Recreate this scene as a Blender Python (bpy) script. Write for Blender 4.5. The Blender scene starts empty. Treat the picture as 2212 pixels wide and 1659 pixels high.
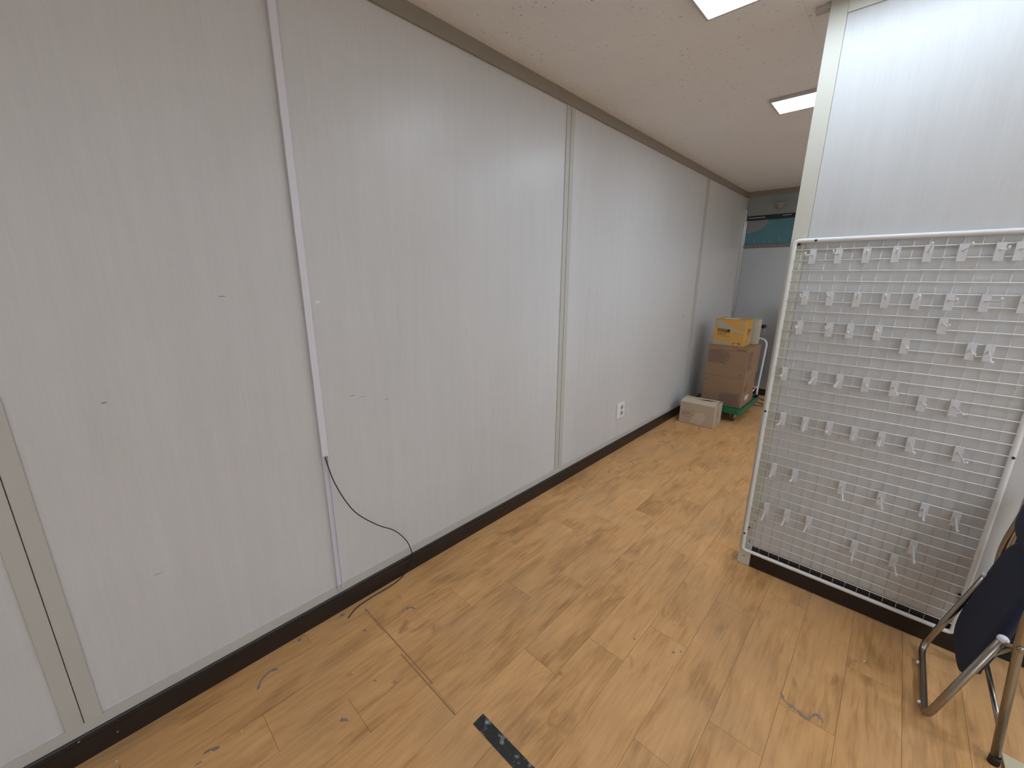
import bpy, bmesh, math, random
from mathutils import Vector, Matrix

random.seed(7)
SC = bpy.context.scene
COL = SC.collection

# ------------------------------------------------------------------ camera
cam_data = bpy.data.cameras.new('camera')
cam_data.sensor_fit = 'HORIZONTAL'
cam_data.sensor_width = 36.0
cam_data.lens = 14.283
cam_data.clip_start = 0.02
cam = bpy.data.objects.new('camera', cam_data)
COL.objects.link(cam)
YAW, PITCH, ROLL = 0.7528, 0.2549, 0.0062
fw = Vector((-math.sin(YAW) * math.cos(PITCH), math.cos(YAW) * math.cos(PITCH), -math.sin(PITCH)))
r0 = Vector((math.cos(YAW), math.sin(YAW), 0.0))
u0 = r0.cross(fw)
rr = math.cos(ROLL) * r0 + math.sin(ROLL) * u0
uu = -math.sin(ROLL) * r0 + math.cos(ROLL) * u0
cam.matrix_world = Matrix(((rr.x, uu.x, -fw.x, 1.857), (rr.y, uu.y, -fw.y, 0.0),
                           (rr.z, uu.z, -fw.z, 1.6875), (0, 0, 0, 1)))
SC.camera = cam

# ------------------------------------------------------------------ world, exposure
world = bpy.data.worlds.new('world')
SC.world = world
world.use_nodes = True
world.node_tree.nodes['Background'].inputs[0].default_value = (0.5, 0.52, 0.55, 1)
world.node_tree.nodes['Background'].inputs[1].default_value = 0.05
SC.view_settings.view_transform = 'Standard'
SC.view_settings.look = 'None'
SC.view_settings.gamma = 1.0
SC.view_settings.use_curve_mapping = False
SC.view_settings.exposure = 0.65
LAMP = 6.6          # emission strength of the ceiling panel before the partition
LAMP_CORRIDOR = 10.0  # the panel over the corridor
LAMP_ADDED = 12.0    # emission strength of the added unseen panels that brighten the room

# room dimensions (metres)
HC = 2.884
YE = 6.868
YP = 2.54           # front face of the partition
XP0, XP1 = 1.40, 2.375
YB = -2.6           # wall behind the camera
XR = 5.4            # right wall

# ------------------------------------------------------------------ materials
MATS = {}


def new_mat(name):
    m = bpy.data.materials.new(name)
    m.use_nodes = True
    MATS[name] = m
    nt = m.node_tree
    return m, nt, nt.nodes['Principled BSDF']


def plain(name, col, rough=0.5, metal=0.0, spec=0.5, noise=0.0, nscale=20.0, bump=0.0):
    m, nt, b = new_mat(name)
    b.inputs['Roughness'].default_value = rough
    b.inputs['Metallic'].default_value = metal
    b.inputs['Specular IOR Level'].default_value = spec
    b.inputs['Base Color'].default_value = (*col, 1)
    tc = nt.nodes.new('ShaderNodeTexCoord')
    n = nt.nodes.new('ShaderNodeTexNoise')
    n.inputs['Scale'].default_value = nscale
    n.inputs['Detail'].default_value = 4
    nt.links.new(tc.outputs['Object'], n.inputs['Vector'])
    mx = nt.nodes.new('ShaderNodeMix')
    mx.data_type = 'RGBA'
    k = 1.0 - noise
    mx.inputs[6].default_value = (col[0] * k, col[1] * k, col[2] * k, 1)
    k = 1.0 + noise
    mx.inputs[7].default_value = (min(1, col[0] * k), min(1, col[1] * k), min(1, col[2] * k), 1)
    nt.links.new(n.outputs['Fac'], mx.inputs[0])
    nt.links.new(mx.outputs[2], b.inputs['Base Color'])
    if bump:
        bp = nt.nodes.new('ShaderNodeBump')
        bp.inputs['Strength'].default_value = bump
        bp.inputs['Distance'].default_value = 0.002
        nt.links.new(n.outputs['Fac'], bp.inputs['Height'])
        nt.links.new(bp.outputs['Normal'], b.inputs['Normal'])
    return m


def wall_mat(name, col, rough):
    """pale laminated steel panel with a fine vertical woodgrain streak"""
    m, nt, b = new_mat(name)
    N, Lk = nt.nodes, nt.links
    b.inputs['Specular IOR Level'].default_value = 0.5
    geo = N.new('ShaderNodeNewGeometry')
    mp = N.new('ShaderNodeMapping')
    mp.inputs['Scale'].default_value = (22, 22, 1.1)
    Lk.new(geo.outputs['Position'], mp.inputs['Vector'])
    n1 = N.new('ShaderNodeTexNoise')
    n1.inputs['Scale'].default_value = 1.0
    n1.inputs['Detail'].default_value = 6
    n1.inputs['Roughness'].default_value = 0.65
    Lk.new(mp.outputs[0], n1.inputs['Vector'])
    mp2 = N.new('ShaderNodeMapping')
    mp2.inputs['Scale'].default_value = (150, 150, 9)
    Lk.new(geo.outputs['Position'], mp2.inputs['Vector'])
    n2 = N.new('ShaderNodeTexNoise')
    n2.inputs['Scale'].default_value = 1.0
    n2.inputs['Detail'].default_value = 3
    Lk.new(mp2.outputs[0], n2.inputs['Vector'])
    n3 = N.new('ShaderNodeTexNoise')
    n3.inputs['Scale'].default_value = 1.3
    n3.inputs['Detail'].default_value = 3
    Lk.new(geo.outputs['Position'], n3.inputs['Vector'])
    a1 = N.new('ShaderNodeMath'); a1.operation = 'MULTIPLY_ADD'
    a1.inputs[1].default_value = 0.16
    Lk.new(n1.outputs['Fac'], a1.inputs[0])
    a2 = N.new('ShaderNodeMath'); a2.operation = 'MULTIPLY_ADD'
    a2.inputs[1].default_value = 0.10
    a2.inputs[2].default_value = 0.80
    Lk.new(n2.outputs['Fac'], a2.inputs[0])
    a3 = N.new('ShaderNodeMath'); a3.operation = 'MULTIPLY_ADD'
    a3.inputs[1].default_value = 0.13
    Lk.new(n3.outputs['Fac'], a3.inputs[0])
    Lk.new(a2.outputs[0], a1.inputs[2])
    Lk.new(a1.outputs[0], a3.inputs[2])
    vm = N.new('ShaderNodeVectorMath'); vm.operation = 'SCALE'
    vm.inputs[0].default_value = col
    Lk.new(a3.outputs[0], vm.inputs['Scale'])
    Lk.new(vm.outputs[0], b.inputs['Base Color'])
    mr = N.new('ShaderNodeMapRange')
    mr.inputs['To Min'].default_value = rough - 0.06
    mr.inputs['To Max'].default_value = rough + 0.08
    Lk.new(n1.outputs['Fac'], mr.inputs['Value'])
    Lk.new(mr.outputs[0], b.inputs['Roughness'])
    return m


def wood_mat(name):
    m, nt, b = new_mat(name)
    N, Lk = nt.nodes, nt.links
    geo = N.new('ShaderNodeNewGeometry')
    oi = N.new('ShaderNodeObjectInfo')
    off = N.new('ShaderNodeVectorMath'); off.operation = 'SCALE'
    off.inputs[0].default_value = (37.0, 53.0, 11.0)
    Lk.new(oi.outputs['Random'], off.inputs['Scale'])
    add = N.new('ShaderNodeVectorMath'); add.operation = 'ADD'
    Lk.new(geo.outputs['Position'], add.inputs[0])
    Lk.new(off.outputs[0], add.inputs[1])
    # broad cloudy tone along the plank
    mp = N.new('ShaderNodeMapping'); mp.inputs['Scale'].default_value = (7.5, 2.6, 1)
    Lk.new(add.outputs[0], mp.inputs['Vector'])
    n1 = N.new('ShaderNodeTexNoise')
    n1.inputs['Scale'].default_value = 1.0; n1.inputs['Detail'].default_value = 5
    n1.inputs['Distortion'].default_value = 0.9
    Lk.new(mp.outputs[0], n1.inputs['Vector'])
    # fine grain
    mp2 = N.new('ShaderNodeMapping'); mp2.inputs['Scale'].default_value = (70, 6, 1)
    Lk.new(add.outputs[0], mp2.inputs['Vector'])
    n2 = N.new('ShaderNodeTexNoise')
    n2.inputs['Scale'].default_value = 1.0; n2.inputs['Detail'].default_value = 6
    n2.inputs['Distortion'].default_value = 0.5
    Lk.new(mp2.outputs[0], n2.inputs['Vector'])
    # knots
    mp3 = N.new('ShaderNodeMapping'); mp3.inputs['Scale'].default_value = (9, 4.2, 1)
    Lk.new(add.outputs[0], mp3.inputs['Vector'])
    vo = N.new('ShaderNodeTexNoise')
    vo.inputs['Scale'].default_value = 1.0; vo.inputs['Detail'].default_value = 2
    vo.inputs['Distortion'].default_value = 1.6
    Lk.new(mp3.outputs[0], vo.inputs['Vector'])
    cr = N.new('ShaderNodeValToRGB')
    e = cr.color_ramp.elements
    e[0].position = 0.30; e[0].color = (0.360, 0.185, 0.066, 1)
    e[1].position = 0.72; e[1].color = (0.810, 0.458, 0.190, 1)
    x = e.new(0.50); x.color = (0.660, 0.352, 0.136, 1)
    mixf = N.new('ShaderNodeMath'); mixf.operation = 'MULTIPLY_ADD'
    mixf.inputs[1].default_value = 0.42
    Lk.new(n2.outputs['Fac'], mixf.inputs[0])
    sc = N.new('ShaderNodeMath'); sc.operation = 'MULTIPLY_ADD'
    sc.inputs[1].default_value = 0.56
    Lk.new(n1.outputs['Fac'], sc.inputs[0])
    rv = N.new('ShaderNodeMapRange')
    rv.inputs['To Min'].default_value = -0.01; rv.inputs['To Max'].default_value = 0.05
    Lk.new(oi.outputs['Random'], rv.inputs['Value'])
    Lk.new(rv.outputs[0], sc.inputs[2])
    Lk.new(sc.outputs[0], mixf.inputs[2])
    Lk.new(mixf.outputs[0], cr.inputs['Fac'])
    kn = N.new('ShaderNodeMapRange')
    kn.inputs['From Min'].default_value = 0.66; kn.inputs['From Max'].default_value = 0.80
    kn.inputs['To Min'].default_value = 0.0; kn.inputs['To Max'].default_value = 0.55
    Lk.new(vo.outputs['Fac'], kn.inputs['Value'])
    mk = N.new('ShaderNodeMix'); mk.data_type = 'RGBA'
    mk.inputs[7].default_value = (0.25, 0.125, 0.052, 1)
    Lk.new(kn.outputs[0], mk.inputs[0])
    Lk.new(cr.outputs[0], mk.inputs[6])
    # greyish walked-on dirt
    n4 = N.new('ShaderNodeTexNoise')
    n4.inputs['Scale'].default_value = 2.2; n4.inputs['Detail'].default_value = 5
    Lk.new(geo.outputs['Position'], n4.inputs['Vector'])
    dr = N.new('ShaderNodeMapRange')
    dr.inputs['From Min'].default_value = 0.46; dr.inputs['From Max'].default_value = 0.70
    dr.inputs['To Min'].default_value = 0.0; dr.inputs['To Max'].default_value = 0.55
    Lk.new(n4.outputs['Fac'], dr.inputs['Value'])
    md = N.new('ShaderNodeMix'); md.data_type = 'RGBA'
    md.inputs[7].default_value = (0.580, 0.345, 0.168, 1)
    Lk.new(dr.outputs[0], md.inputs[0])
    Lk.new(mk.outputs[2], md.inputs[6])
    Lk.new(md.outputs[2], b.inputs['Base Color'])
    rg = N.new('ShaderNodeMapRange')
    rg.inputs['To Min'].default_value = 0.38; rg.inputs['To Max'].default_value = 0.62
    Lk.new(n4.outputs['Fac'], rg.inputs['Value'])
    Lk.new(rg.outputs[0], b.inputs['Roughness'])
    b.inputs['Specular IOR Level'].default_value = 0.35
    bp = N.new('ShaderNodeBump')
    bp.inputs['Strength'].default_value = 0.12; bp.inputs['Distance'].default_value = 0.001
    Lk.new(n2.outputs['Fac'], bp.inputs['Height'])
    Lk.new(bp.outputs['Normal'], b.inputs['Normal'])
    return m


def ceiling_mat(name):
    """mineral ceiling board: pale, with small worm-hole flecks"""
    m, nt, b = new_mat(name)
    N, Lk = nt.nodes, nt.links
    geo = N.new('ShaderNodeNewGeometry')
    vor = N.new('ShaderNodeTexVoronoi')
    vor.inputs['Scale'].default_value = 26
    mpv = N.new('ShaderNodeMapping'); mpv.inputs['Scale'].default_value = (1.0, 2.3, 1)
    nz = N.new('ShaderNodeTexNoise'); nz.inputs['Scale'].default_value = 30
    dv = N.new('ShaderNodeVectorMath'); dv.operation = 'MULTIPLY_ADD'
    dv.inputs[1].default_value = (0.03, 0.03, 0.0)
    Lk.new(geo.outputs['Position'], nz.inputs['Vector'])
    Lk.new(nz.outputs['Color'], dv.inputs[0])
    Lk.new(geo.outputs['Position'], dv.inputs[2])
    Lk.new(dv.outputs[0], mpv.inputs['Vector'])
    Lk.new(mpv.outputs[0], vor.inputs['Vector'])
    fl = N.new('ShaderNodeMapRange')
    fl.inputs['From Min'].default_value = 0.10; fl.inputs['From Max'].default_value = 0.22
    fl.inputs['To Min'].default_value = 1.0; fl.inputs['To Max'].default_value = 0.0
    Lk.new(vor.outputs['Distance'], fl.inputs['Value'])
    # only part of the cells carry a visible fleck
    sel = N.new('ShaderNodeMath'); sel.operation = 'GREATER_THAN'; sel.inputs[1].default_value = 0.45
    sep = N.new('ShaderNodeSeparateColor')
    Lk.new(vor.outputs['Color'], sep.inputs[0])
    Lk.new(sep.outputs[0], sel.inputs[0])
    mu = N.new('ShaderNodeMath'); mu.operation = 'MULTIPLY'
    Lk.new(fl.outputs[0], mu.inputs[0]); Lk.new(sel.outputs[0], mu.inputs[1])
    mu2 = N.new('ShaderNodeMath'); mu2.operation = 'MULTIPLY'
    Lk.new(mu.outputs[0], mu2.inputs[0]); Lk.new(sep.outputs[1], mu2.inputs[1])
    n = N.new('ShaderNodeTexNoise'); n.inputs['Scale'].default_value = 2.0; n.inputs['Detail'].default_value = 5
    Lk.new(geo.outputs['Position'], n.inputs['Vector'])
    base = N.new('ShaderNodeMix'); base.data_type = 'RGBA'
    base.inputs[6].default_value = (0.80, 0.815, 0.835, 1)
    base.inputs[7].default_value = (0.87, 0.885, 0.905, 1)
    Lk.new(n.outputs['Fac'], base.inputs[0])
    mx = N.new('ShaderNodeMix'); mx.data_type = 'RGBA'
    mx.inputs[7].default_value = (0.36, 0.35, 0.34, 1)
    Lk.new(mu2.outputs[0], mx.inputs[0])
    Lk.new(base.outputs[2], mx.inputs[6])
    Lk.new(mx.outputs[2], b.inputs['Base Color'])
    b.inputs['Roughness'].default_value = 0.9
    b.inputs['Specular IOR Level'].default_value = 0.2
    bp = N.new('ShaderNodeBump'); bp.invert = True
    bp.inputs['Strength'].default_value = 0.5; bp.inputs['Distance'].default_value = 0.002
    Lk.new(mu2.outputs[0], bp.inputs['Height'])
    Lk.new(bp.outputs['Normal'], b.inputs['Normal'])
    return m


def brushed(name, col, rough, metal, horiz=True):
    m, nt, b = new_mat(name)
    N, Lk = nt.nodes, nt.links
    geo = N.new('ShaderNodeNewGeometry')
    mp = N.new('ShaderNodeMapping')
    mp.inputs['Scale'].default_value = (3, 3, 260) if horiz else (260, 260, 3)
    Lk.new(geo.outputs['Position'], mp.inputs['Vector'])
    n = N.new('ShaderNodeTexNoise'); n.inputs['Scale'].default_value = 1.0; n.inputs['Detail'].default_value = 3
    Lk.new(mp.outputs[0], n.inputs['Vector'])
    mx = N.new('ShaderNodeMix'); mx.data_type = 'RGBA'
    mx.inputs[6].default_value = (*[c * 0.96 for c in col], 1)
    mx.inputs[7].default_value = (*[c * 1.03 for c in col], 1)
    Lk.new(n.outputs['Fac'], mx.inputs[0])
    Lk.new(mx.outputs[2], b.inputs['Base Color'])
    b.inputs['Metallic'].default_value = metal
    mr = N.new('ShaderNodeMapRange')
    mr.inputs['To Min'].default_value = rough - 0.008; mr.inputs['To Max'].default_value = rough + 0.010
    Lk.new(n.outputs['Fac'], mr.inputs['Value'])
    Lk.new(mr.outputs[0], b.inputs['Roughness'])
    return m


def emit_mat(name, col, strength):
    m, nt, b = new_mat(name)
    b.inputs['Base Color'].default_value = (0.9, 0.9, 0.9, 1)
    b.inputs['Emission Color'].default_value = (*col, 1)
    b.inputs['Emission Strength'].default_value = strength
    return m


def tape_mat(name):
    """black floor tape with scuffed whitish wear"""
    m, nt, b = new_mat(name)
    N, Lk = nt.nodes, nt.links
    geo = N.new('ShaderNodeNewGeometry')
    n = N.new('ShaderNodeTexNoise'); n.inputs['Scale'].default_value = 26; n.inputs['Detail'].default_value = 6
    n.inputs['Roughness'].default_value = 0.65
    Lk.new(geo.outputs['Position'], n.inputs['Vector'])
    cr = N.new('ShaderNodeValToRGB')
    e = cr.color_ramp.elements
    e[0].position = 0.54; e[0].color = (0.022, 0.023, 0.021, 1)
    e[1].position = 0.66; e[1].color = (0.33, 0.34, 0.33, 1)
    Lk.new(n.outputs['Fac'], cr.inputs['Fac'])
    Lk.new(cr.outputs[0], b.inputs['Base Color'])
    b.inputs['Roughness'].default_value = 0.6
    return m


M = MATS
wall_mat('panel', (0.635, 0.64, 0.63), 0.33)
wall_mat('room_wall', (0.86, 0.85, 0.83), 0.5)
wood_mat('wood')
ceiling_mat('ceiling')
plain('underlay', (0.060, 0.040, 0.026), 0.9)
plain('beige_metal', (0.525, 0.52, 0.475), 0.38, noise=0.04, nscale=6)
plain('beige_trim', (0.29, 0.26, 0.215), 0.55, noise=0.04, nscale=6)
plain('ivory_post', (0.62, 0.61, 0.52), 0.40, noise=0.03, nscale=5)
plain('dark_base', (0.020, 0.014, 0.012), 0.35, noise=0.15, nscale=12)
plain('white_pvc', (0.74, 0.74, 0.79), 0.35, noise=0.02)
plain('black_cable', (0.012, 0.010, 0.010), 0.45)
plain('outlet_white', (0.84, 0.84, 0.83), 0.3, noise=0.02)
plain('dark_hole', (0.03, 0.03, 0.03), 0.6)
plain('wire_white', (0.82, 0.82, 0.80), 0.30, noise=0.03)
plain('wire_grey', (0.60, 0.60, 0.59), 0.35, noise=0.03)
plain('hook_white', (0.70, 0.70, 0.70), 0.32, noise=0.03)
plain('lamp_housing', (0.55, 0.53, 0.51), 0.5)
emit_mat('lamp_diffuser', (0.81, 0.95, 1.12), LAMP)
emit_mat('lamp_diffuser_corridor', (0.81, 0.95, 1.12), LAMP_CORRIDOR)
emit_mat('lamp_diffuser_added', (0.81, 0.95, 1.12), LAMP_ADDED)
brushed('door_steel', (0.56, 0.60, 0.63), 0.26, 0.75)
brushed('wall_steel', (0.36, 0.36, 0.36), 0.42, 0.55, False)
plain('chrome', (0.62, 0.61, 0.60), 0.14, 1.0)
plain('aluminium', (0.72, 0.72, 0.72), 0.22, 1.0)
plain('bronze_frame', (0.24, 0.215, 0.20), 0.45, 0.3)
plain('black_header', (0.020, 0.022, 0.025), 0.3)
plain('greengrey_board', (0.30, 0.34, 0.33), 0.45, noise=0.05, nscale=4)
plain('dome_grey', (0.33, 0.32, 0.29), 0.5)
plain('teal_film', (0.095, 0.26, 0.31), 0.25, noise=0.12, nscale=5)
plain('pale_film', (0.27, 0.29, 0.30), 0.3)
plain('film_print', (0.20, 0.37, 0.42), 0.3)
plain('carton', (0.315, 0.195, 0.112), 0.8, noise=0.07, nscale=9)
plain('carton_pale', (0.62, 0.51, 0.37), 0.8, noise=0.07, nscale=9)
plain('carton_grey', (0.52, 0.415, 0.305), 0.8, noise=0.06, nscale=9)
plain('carton_yellow', (0.62, 0.335, 0.075), 0.7, noise=0.06, nscale=9)
plain('carton_cream', (0.53, 0.50, 0.37), 0.7, noise=0.05, nscale=9)
plain('tape_grey', (0.43, 0.38, 0.30), 0.4, noise=0.05)
plain('label_white', (0.66, 0.64, 0.60), 0.6, noise=0.04)
plain('print_purple', (0.105, 0.068, 0.105), 0.8)
plain('print_dark', (0.022, 0.018, 0.014), 0.8)
plain('print_brown', (0.14, 0.085, 0.06), 0.8)
plain('print_gold', (0.60, 0.36, 0.10), 0.8)
plain('cart_green', (0.012, 0.150, 0.052), 0.42, noise=0.1, nscale=8)
plain('rubber', (0.10, 0.062, 0.050), 0.7)
plain('white_paint', (0.74, 0.75, 0.78), 0.3)
plain('black_plastic', (0.014, 0.014, 0.014), 0.5)
plain('navy_cloth', (0.013, 0.018, 0.042), 0.85, noise=0.2, nscale=120, bump=0.2)
plain('tube_chrome', (0.36, 0.325, 0.28), 0.30, 1.0, noise=0.06, nscale=6)
plain('white_cap', (0.83, 0.83, 0.88), 0.35)
plain('bag_grey', (0.27, 0.28, 0.27), 0.35, noise=0.1, nscale=7)
plain('black_cloth', (0.010, 0.010, 0.010), 0.8)
plain('glue_grey', (0.27, 0.215, 0.185), 0.75, noise=0.45, nscale=90)
plain('crumb_white', (0.85, 0.84, 0.80), 0.7)
plain('seam_brown', (0.34, 0.19, 0.085), 0.6, noise=0.15, nscale=30)
plain('rod_brown', (0.10, 0.055, 0.035), 0.5)
plain('wall_mark', (0.33, 0.32, 0.30), 0.6)
plain('wall_mark_dark', (0.08, 0.08, 0.08), 0.6)
plain('wall_mark_white', (0.80, 0.80, 0.79), 0.6)
plain('lit_floor_cream', (0.62, 0.54, 0.36), 0.6, noise=0.05, nscale=6)  # pale colour standing in for brightly lit floor
tape_mat('floor_tape')


# ------------------------------------------------------------------ helpers
def mesh_obj(name, bm, mat, parent=None, smooth=False):
    me = bpy.data.meshes.new(name)
    bm.normal_update()
    bm.to_mesh(me)
    bm.free()
    if smooth:
        for p in me.polygons:
            p.use_smooth = True
    me.materials.append(M[mat])
    o = bpy.data.objects.new(name, me)
    COL.objects.link(o)
    if parent is not None:
        o.parent = parent
    return o


def share(name, src, parent=None, loc=(0, 0, 0), rot=(0, 0, 0)):
    o = bpy.data.objects.new(name, src.data)
    COL.objects.link(o)
    o.location = loc
    o.rotation_euler = rot
    if parent is not None:
        o.parent = parent
    return o


def empty(name, loc=(0, 0, 0), rot=(0, 0, 0)):
    o = bpy.data.objects.new(name, None)
    o.empty_display_size = 0.1
    COL.objects.link(o)
    o.location = loc
    o.rotation_euler = rot
    return o


def tag(o, label, cat, group=None, kind=None):
    o['label'] = label
    o['category'] = cat
    if group:
        o['group'] = group
    if kind:
        o['kind'] = kind
    return o


def struct(o, label=None):
    o['kind'] = 'structure'
    if label:
        o['label'] = label
    return o


def box(bm, x0, x1, y0, y1, z0, z1, bev=0.0, seg=2):
    mtx = Matrix.Translation(((x0 + x1) / 2, (y0 + y1) / 2, (z0 + z1) / 2)) @ Matrix.Diagonal(
        (abs(x1 - x0), abs(y1 - y0), abs(z1 - z0), 1))
    r = bmesh.ops.create_cube(bm, size=1.0, matrix=mtx)
    if bev > 0:
        es = set()
        for v in r['verts']:
            for e in v.link_edges:
                es.add(e)
        bmesh.ops.bevel(bm, geom=list(es), offset=bev, segments=seg, affect='EDGES', profile=0.5)
    return bm


def box_obj(name, dims, mat, parent=None, bev=0.0, seg=2):
    bm = bmesh.new()
    box(bm, *dims, bev=bev, seg=seg)
    return mesh_obj(name, bm, mat, parent)


def fillet(pts, rad, n=6):
    """round the inner corners of a polyline"""
    pts = [Vector(p) for p in pts]
    out = [pts[0]]
    for i in range(1, len(pts) - 1):
        a, b, c = pts[i - 1], pts[i], pts[i + 1]
        d1, d2 = (a - b), (c - b)
        r = min(rad, d1.length * 0.45, d2.length * 0.45)
        p, q = b + d1.normalized() * r, b + d2.normalized() * r
        for k in range(n + 1):
            t = k / n
            out.append((1 - t) ** 2 * p + 2 * t * (1 - t) * b + t * t * q)
    out.append(pts[-1])
    return out


def catmull(pts, n=6):
    pts = [Vector(p) for p in pts]
    P = [2 * pts[0] - pts[1]] + pts + [2 * pts[-1] - pts[-2]]
    out = []
    for i in range(1, len(P) - 2):
        for k in range(n):
            t = k / n
            a, b, c, d = P[i - 1], P[i], P[i + 1], P[i + 2]
            out.append(0.5 * ((2 * b) + (c - a) * t + (2 * a - 5 * b + 4 * c - d) * t * t + (3 * b - a - 3 * c + d) * t ** 3))
    out.append(pts[-1])
    return out


def tube(bm, pts, rad, seg=10, closed=False):
    pts = [Vector(p) for p in pts]
    n = len(pts)
    rings = []
    t0 = (pts[1] - pts[0]).normalized()
    ref = Vector((0, 0, 1)) if abs(t0.z) < 0.9 else Vector((1, 0, 0))
    u = t0.cross(ref).normalized()
    for i in range(n):
        if closed:
            t = (pts[(i + 1) % n] - pts[i - 1]).normalized()
        elif i == 0:
            t = t0
        elif i == n - 1:
            t = (pts[-1] - pts[-2]).normalized()
        else:
            t = ((pts[i + 1] - pts[i]).normalized() + (pts[i] - pts[i - 1]).normalized()).normalized()
        u = (u - t * u.dot(t)).normalized()
        v = t.cross(u)
        rings.append([bm.verts.new(pts[i] + rad * (math.cos(2 * math.pi * k / seg) * u + math.sin(2 * math.pi * k / seg) * v))
                      for k in range(seg)])
    m = n if closed else n - 1
    for i in range(m):
        a, b = rings[i], rings[(i + 1) % n]
        for k in range(seg):
            bm.faces.new((a[k], a[(k + 1) % seg], b[(k + 1) % seg], b[k]))
    if not closed:
        bm.faces.new(list(reversed(rings[0])))
        bm.faces.new(rings[-1])
    return bm


def lathe(bm, prof, seg=20, mtx=None):
    """prof: list of (r, z)"""
    mtx = mtx or Matrix.Identity(4)
    rings = []
    for r, z in prof:
        if r < 1e-6:
            rings.append([bm.verts.new(mtx @ Vector((0, 0, z)))])
        else:
            rings.append([bm.verts.new(mtx @ Vector((r * math.cos(2 * math.pi * k / seg), r * math.sin(2 * math.pi * k / seg), z)))
                          for k in range(seg)])
    for a, b in zip(rings, rings[1:]):
        for k in range(seg):
            k2 = (k + 1) % seg
            if len(a) == 1 and len(b) > 1:
                bm.faces.new((a[0], b[k2], b[k]))
            elif len(b) == 1 and len(a) > 1:
                bm.faces.new((a[k], a[k2], b[0]))
            elif len(a) > 1:
                bm.faces.new((a[k], a[k2], b[k2], b[k]))
    bmesh.ops.recalc_face_normals(bm, faces=bm.faces[:])
    return bm


def prism(bm, poly, mtx, th):
    """extrude 2-D polygon (x,y) from z=0 to z=th, placed by mtx"""
    lo = [bm.verts.new(mtx @ Vector((x, y, 0))) for x, y in poly]
    hi = [bm.verts.new(mtx @ Vector((x, y, th))) for x, y in poly]
    n = len(poly)
    bm.faces.new(list(reversed(lo)))
    bm.faces.new(hi)
    for i in range(n):
        bm.faces.new((lo[i], lo[(i + 1) % n], hi[(i + 1) % n], hi[i]))
    bmesh.ops.recalc_face_normals(bm, faces=bm.faces[:])
    return bm


def text_obj(name, txt, size, mat, parent, mtx, width=None, bold=0.0, depth=0.0004):
    cu = bpy.data.curves.new(name, 'FONT')
    cu.body = txt
    cu.size = size
    cu.extrude = depth
    cu.offset = bold
    cu.resolution_u = 3
    tmp = bpy.data.objects.new(name + '_curve', cu)
    COL.objects.link(tmp)
    bpy.context.view_layer.update()
    dg = bpy.context.evaluated_depsgraph_get()
    me = bpy.data.meshes.new_from_object(tmp.evaluated_get(dg))
    bpy.data.objects.remove(tmp)
    if width:
        xs = [v.co.x for v in me.vertices]
        s = width / (max(xs) - min(xs))
        x0 = min(xs)
        for v in me.vertices:
            v.co.x = (v.co.x - x0) * s
    me.transform(mtx)
    me.materials.clear()
    me.materials.append(M[mat])
    me.name = name
    o = bpy.data.objects.new(name, me)
    COL.objects.link(o)
    o.parent = parent
    return o


# ================================================================== SETTING
# ---- floor: sub-floor plus single vinyl planks
floor = struct(box_obj('floor', (-0.1, XR, YB, YE, -0.08, -0.003), 'underlay'), 'worn brown wood-look plank floor')
PW, PL = 0.1855, 0.939
phase = (0.760, 0.226, 0.489)
plank_src = {}


def plank(w, l):
    key = (round(w, 3), round(l, 3))
    if key not in plank_src:
        bm = bmesh.new()
        g = 0.0004
        box(bm, -w / 2 + g, w / 2 - g, -l / 2 + g, l / 2 - g, -0.003, 0.0, bev=0.0005, seg=1)
        me = bpy.data.meshes.new('plank')
        bm.to_mesh(me); bm.free()
        me.materials.append(M['wood'])
        plank_src[key] = me
    return plank_src[key]


k = -1
while 0.1130 + PW * k < 4.3:
    xa, xb = max(0.0, 0.113 + PW * k), 0.113 + PW * (k + 1)
    if xb > 0.01:
        y = phase[k % 3] - 2 * PL
        while y < YE:
            ya, yb = max(y, -1.15), min(y + PL, YE)
            if yb - ya > 0.02:
                o = bpy.data.objects.new('plank', plank(xb - xa, yb - ya))
                COL.objects.link(o)
                o.location = ((xa + xb) / 2, (ya + yb) / 2, 0)
                o.parent = floor
            y += PL
    k += 1
XF = 0.113 + PW * k
rest = box_obj('floor_sheet', (XF, XR, YB, YE, -0.003, 0.0), 'wood', floor)
rest2 = box_obj('floor_sheet', (0.0, XF, YB, -1.15, -0.003, 0.0), 'wood', floor)

# ---- ceiling boards
ceil = struct(box_obj('ceiling', (-0.1, XR, YB, YE, HC + 0.004, HC + 0.10), 'ceiling'), 'pale speckled mineral board ceiling')
bm = bmesh.new()
box(bm, -0.3 + 0.0002, 0.3 - 0.0002, -0.3 + 0.0002, 0.3 - 0.0002, 0.0, 0.004, bev=0.0003, seg=1)
tile0 = None
for i in range(9):
    for j in range(16):
        cx, cy = 0.105 + 0.3 + 0.6 * (i - 1), 3.243 - 0.3 + 0.6 * (j - 8)
        if cy - 0.3 > YE or cy + 0.3 < YB or cx - 0.3 > XR:
            continue
        x0, x1 = max(cx - 0.3, 0.0), min(cx + 0.3, XR)
        y0, y1 = max(cy - 0.3, YB), min(cy + 0.3, YE)
        if x1 - x0 < 0.02 or y1 - y0 < 0.02:
            continue
        if x1 - x0 > 0.599 and y1 - y0 > 0.599:
            if tile0 is None:
                tile0 = mesh_obj('ceiling_board', bm, 'ceiling', ceil)
                tile0.location = (cx, cy, HC)
            else:
                share('ceiling_board', tile0, ceil, (cx, cy, HC))
        else:
            box_obj('ceiling_board', (x0 + 0.0002, x1 - 0.0002, y0 + 0.0002, y1 - 0.0002, HC, HC + 0.004), 'ceiling', ceil)

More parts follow.
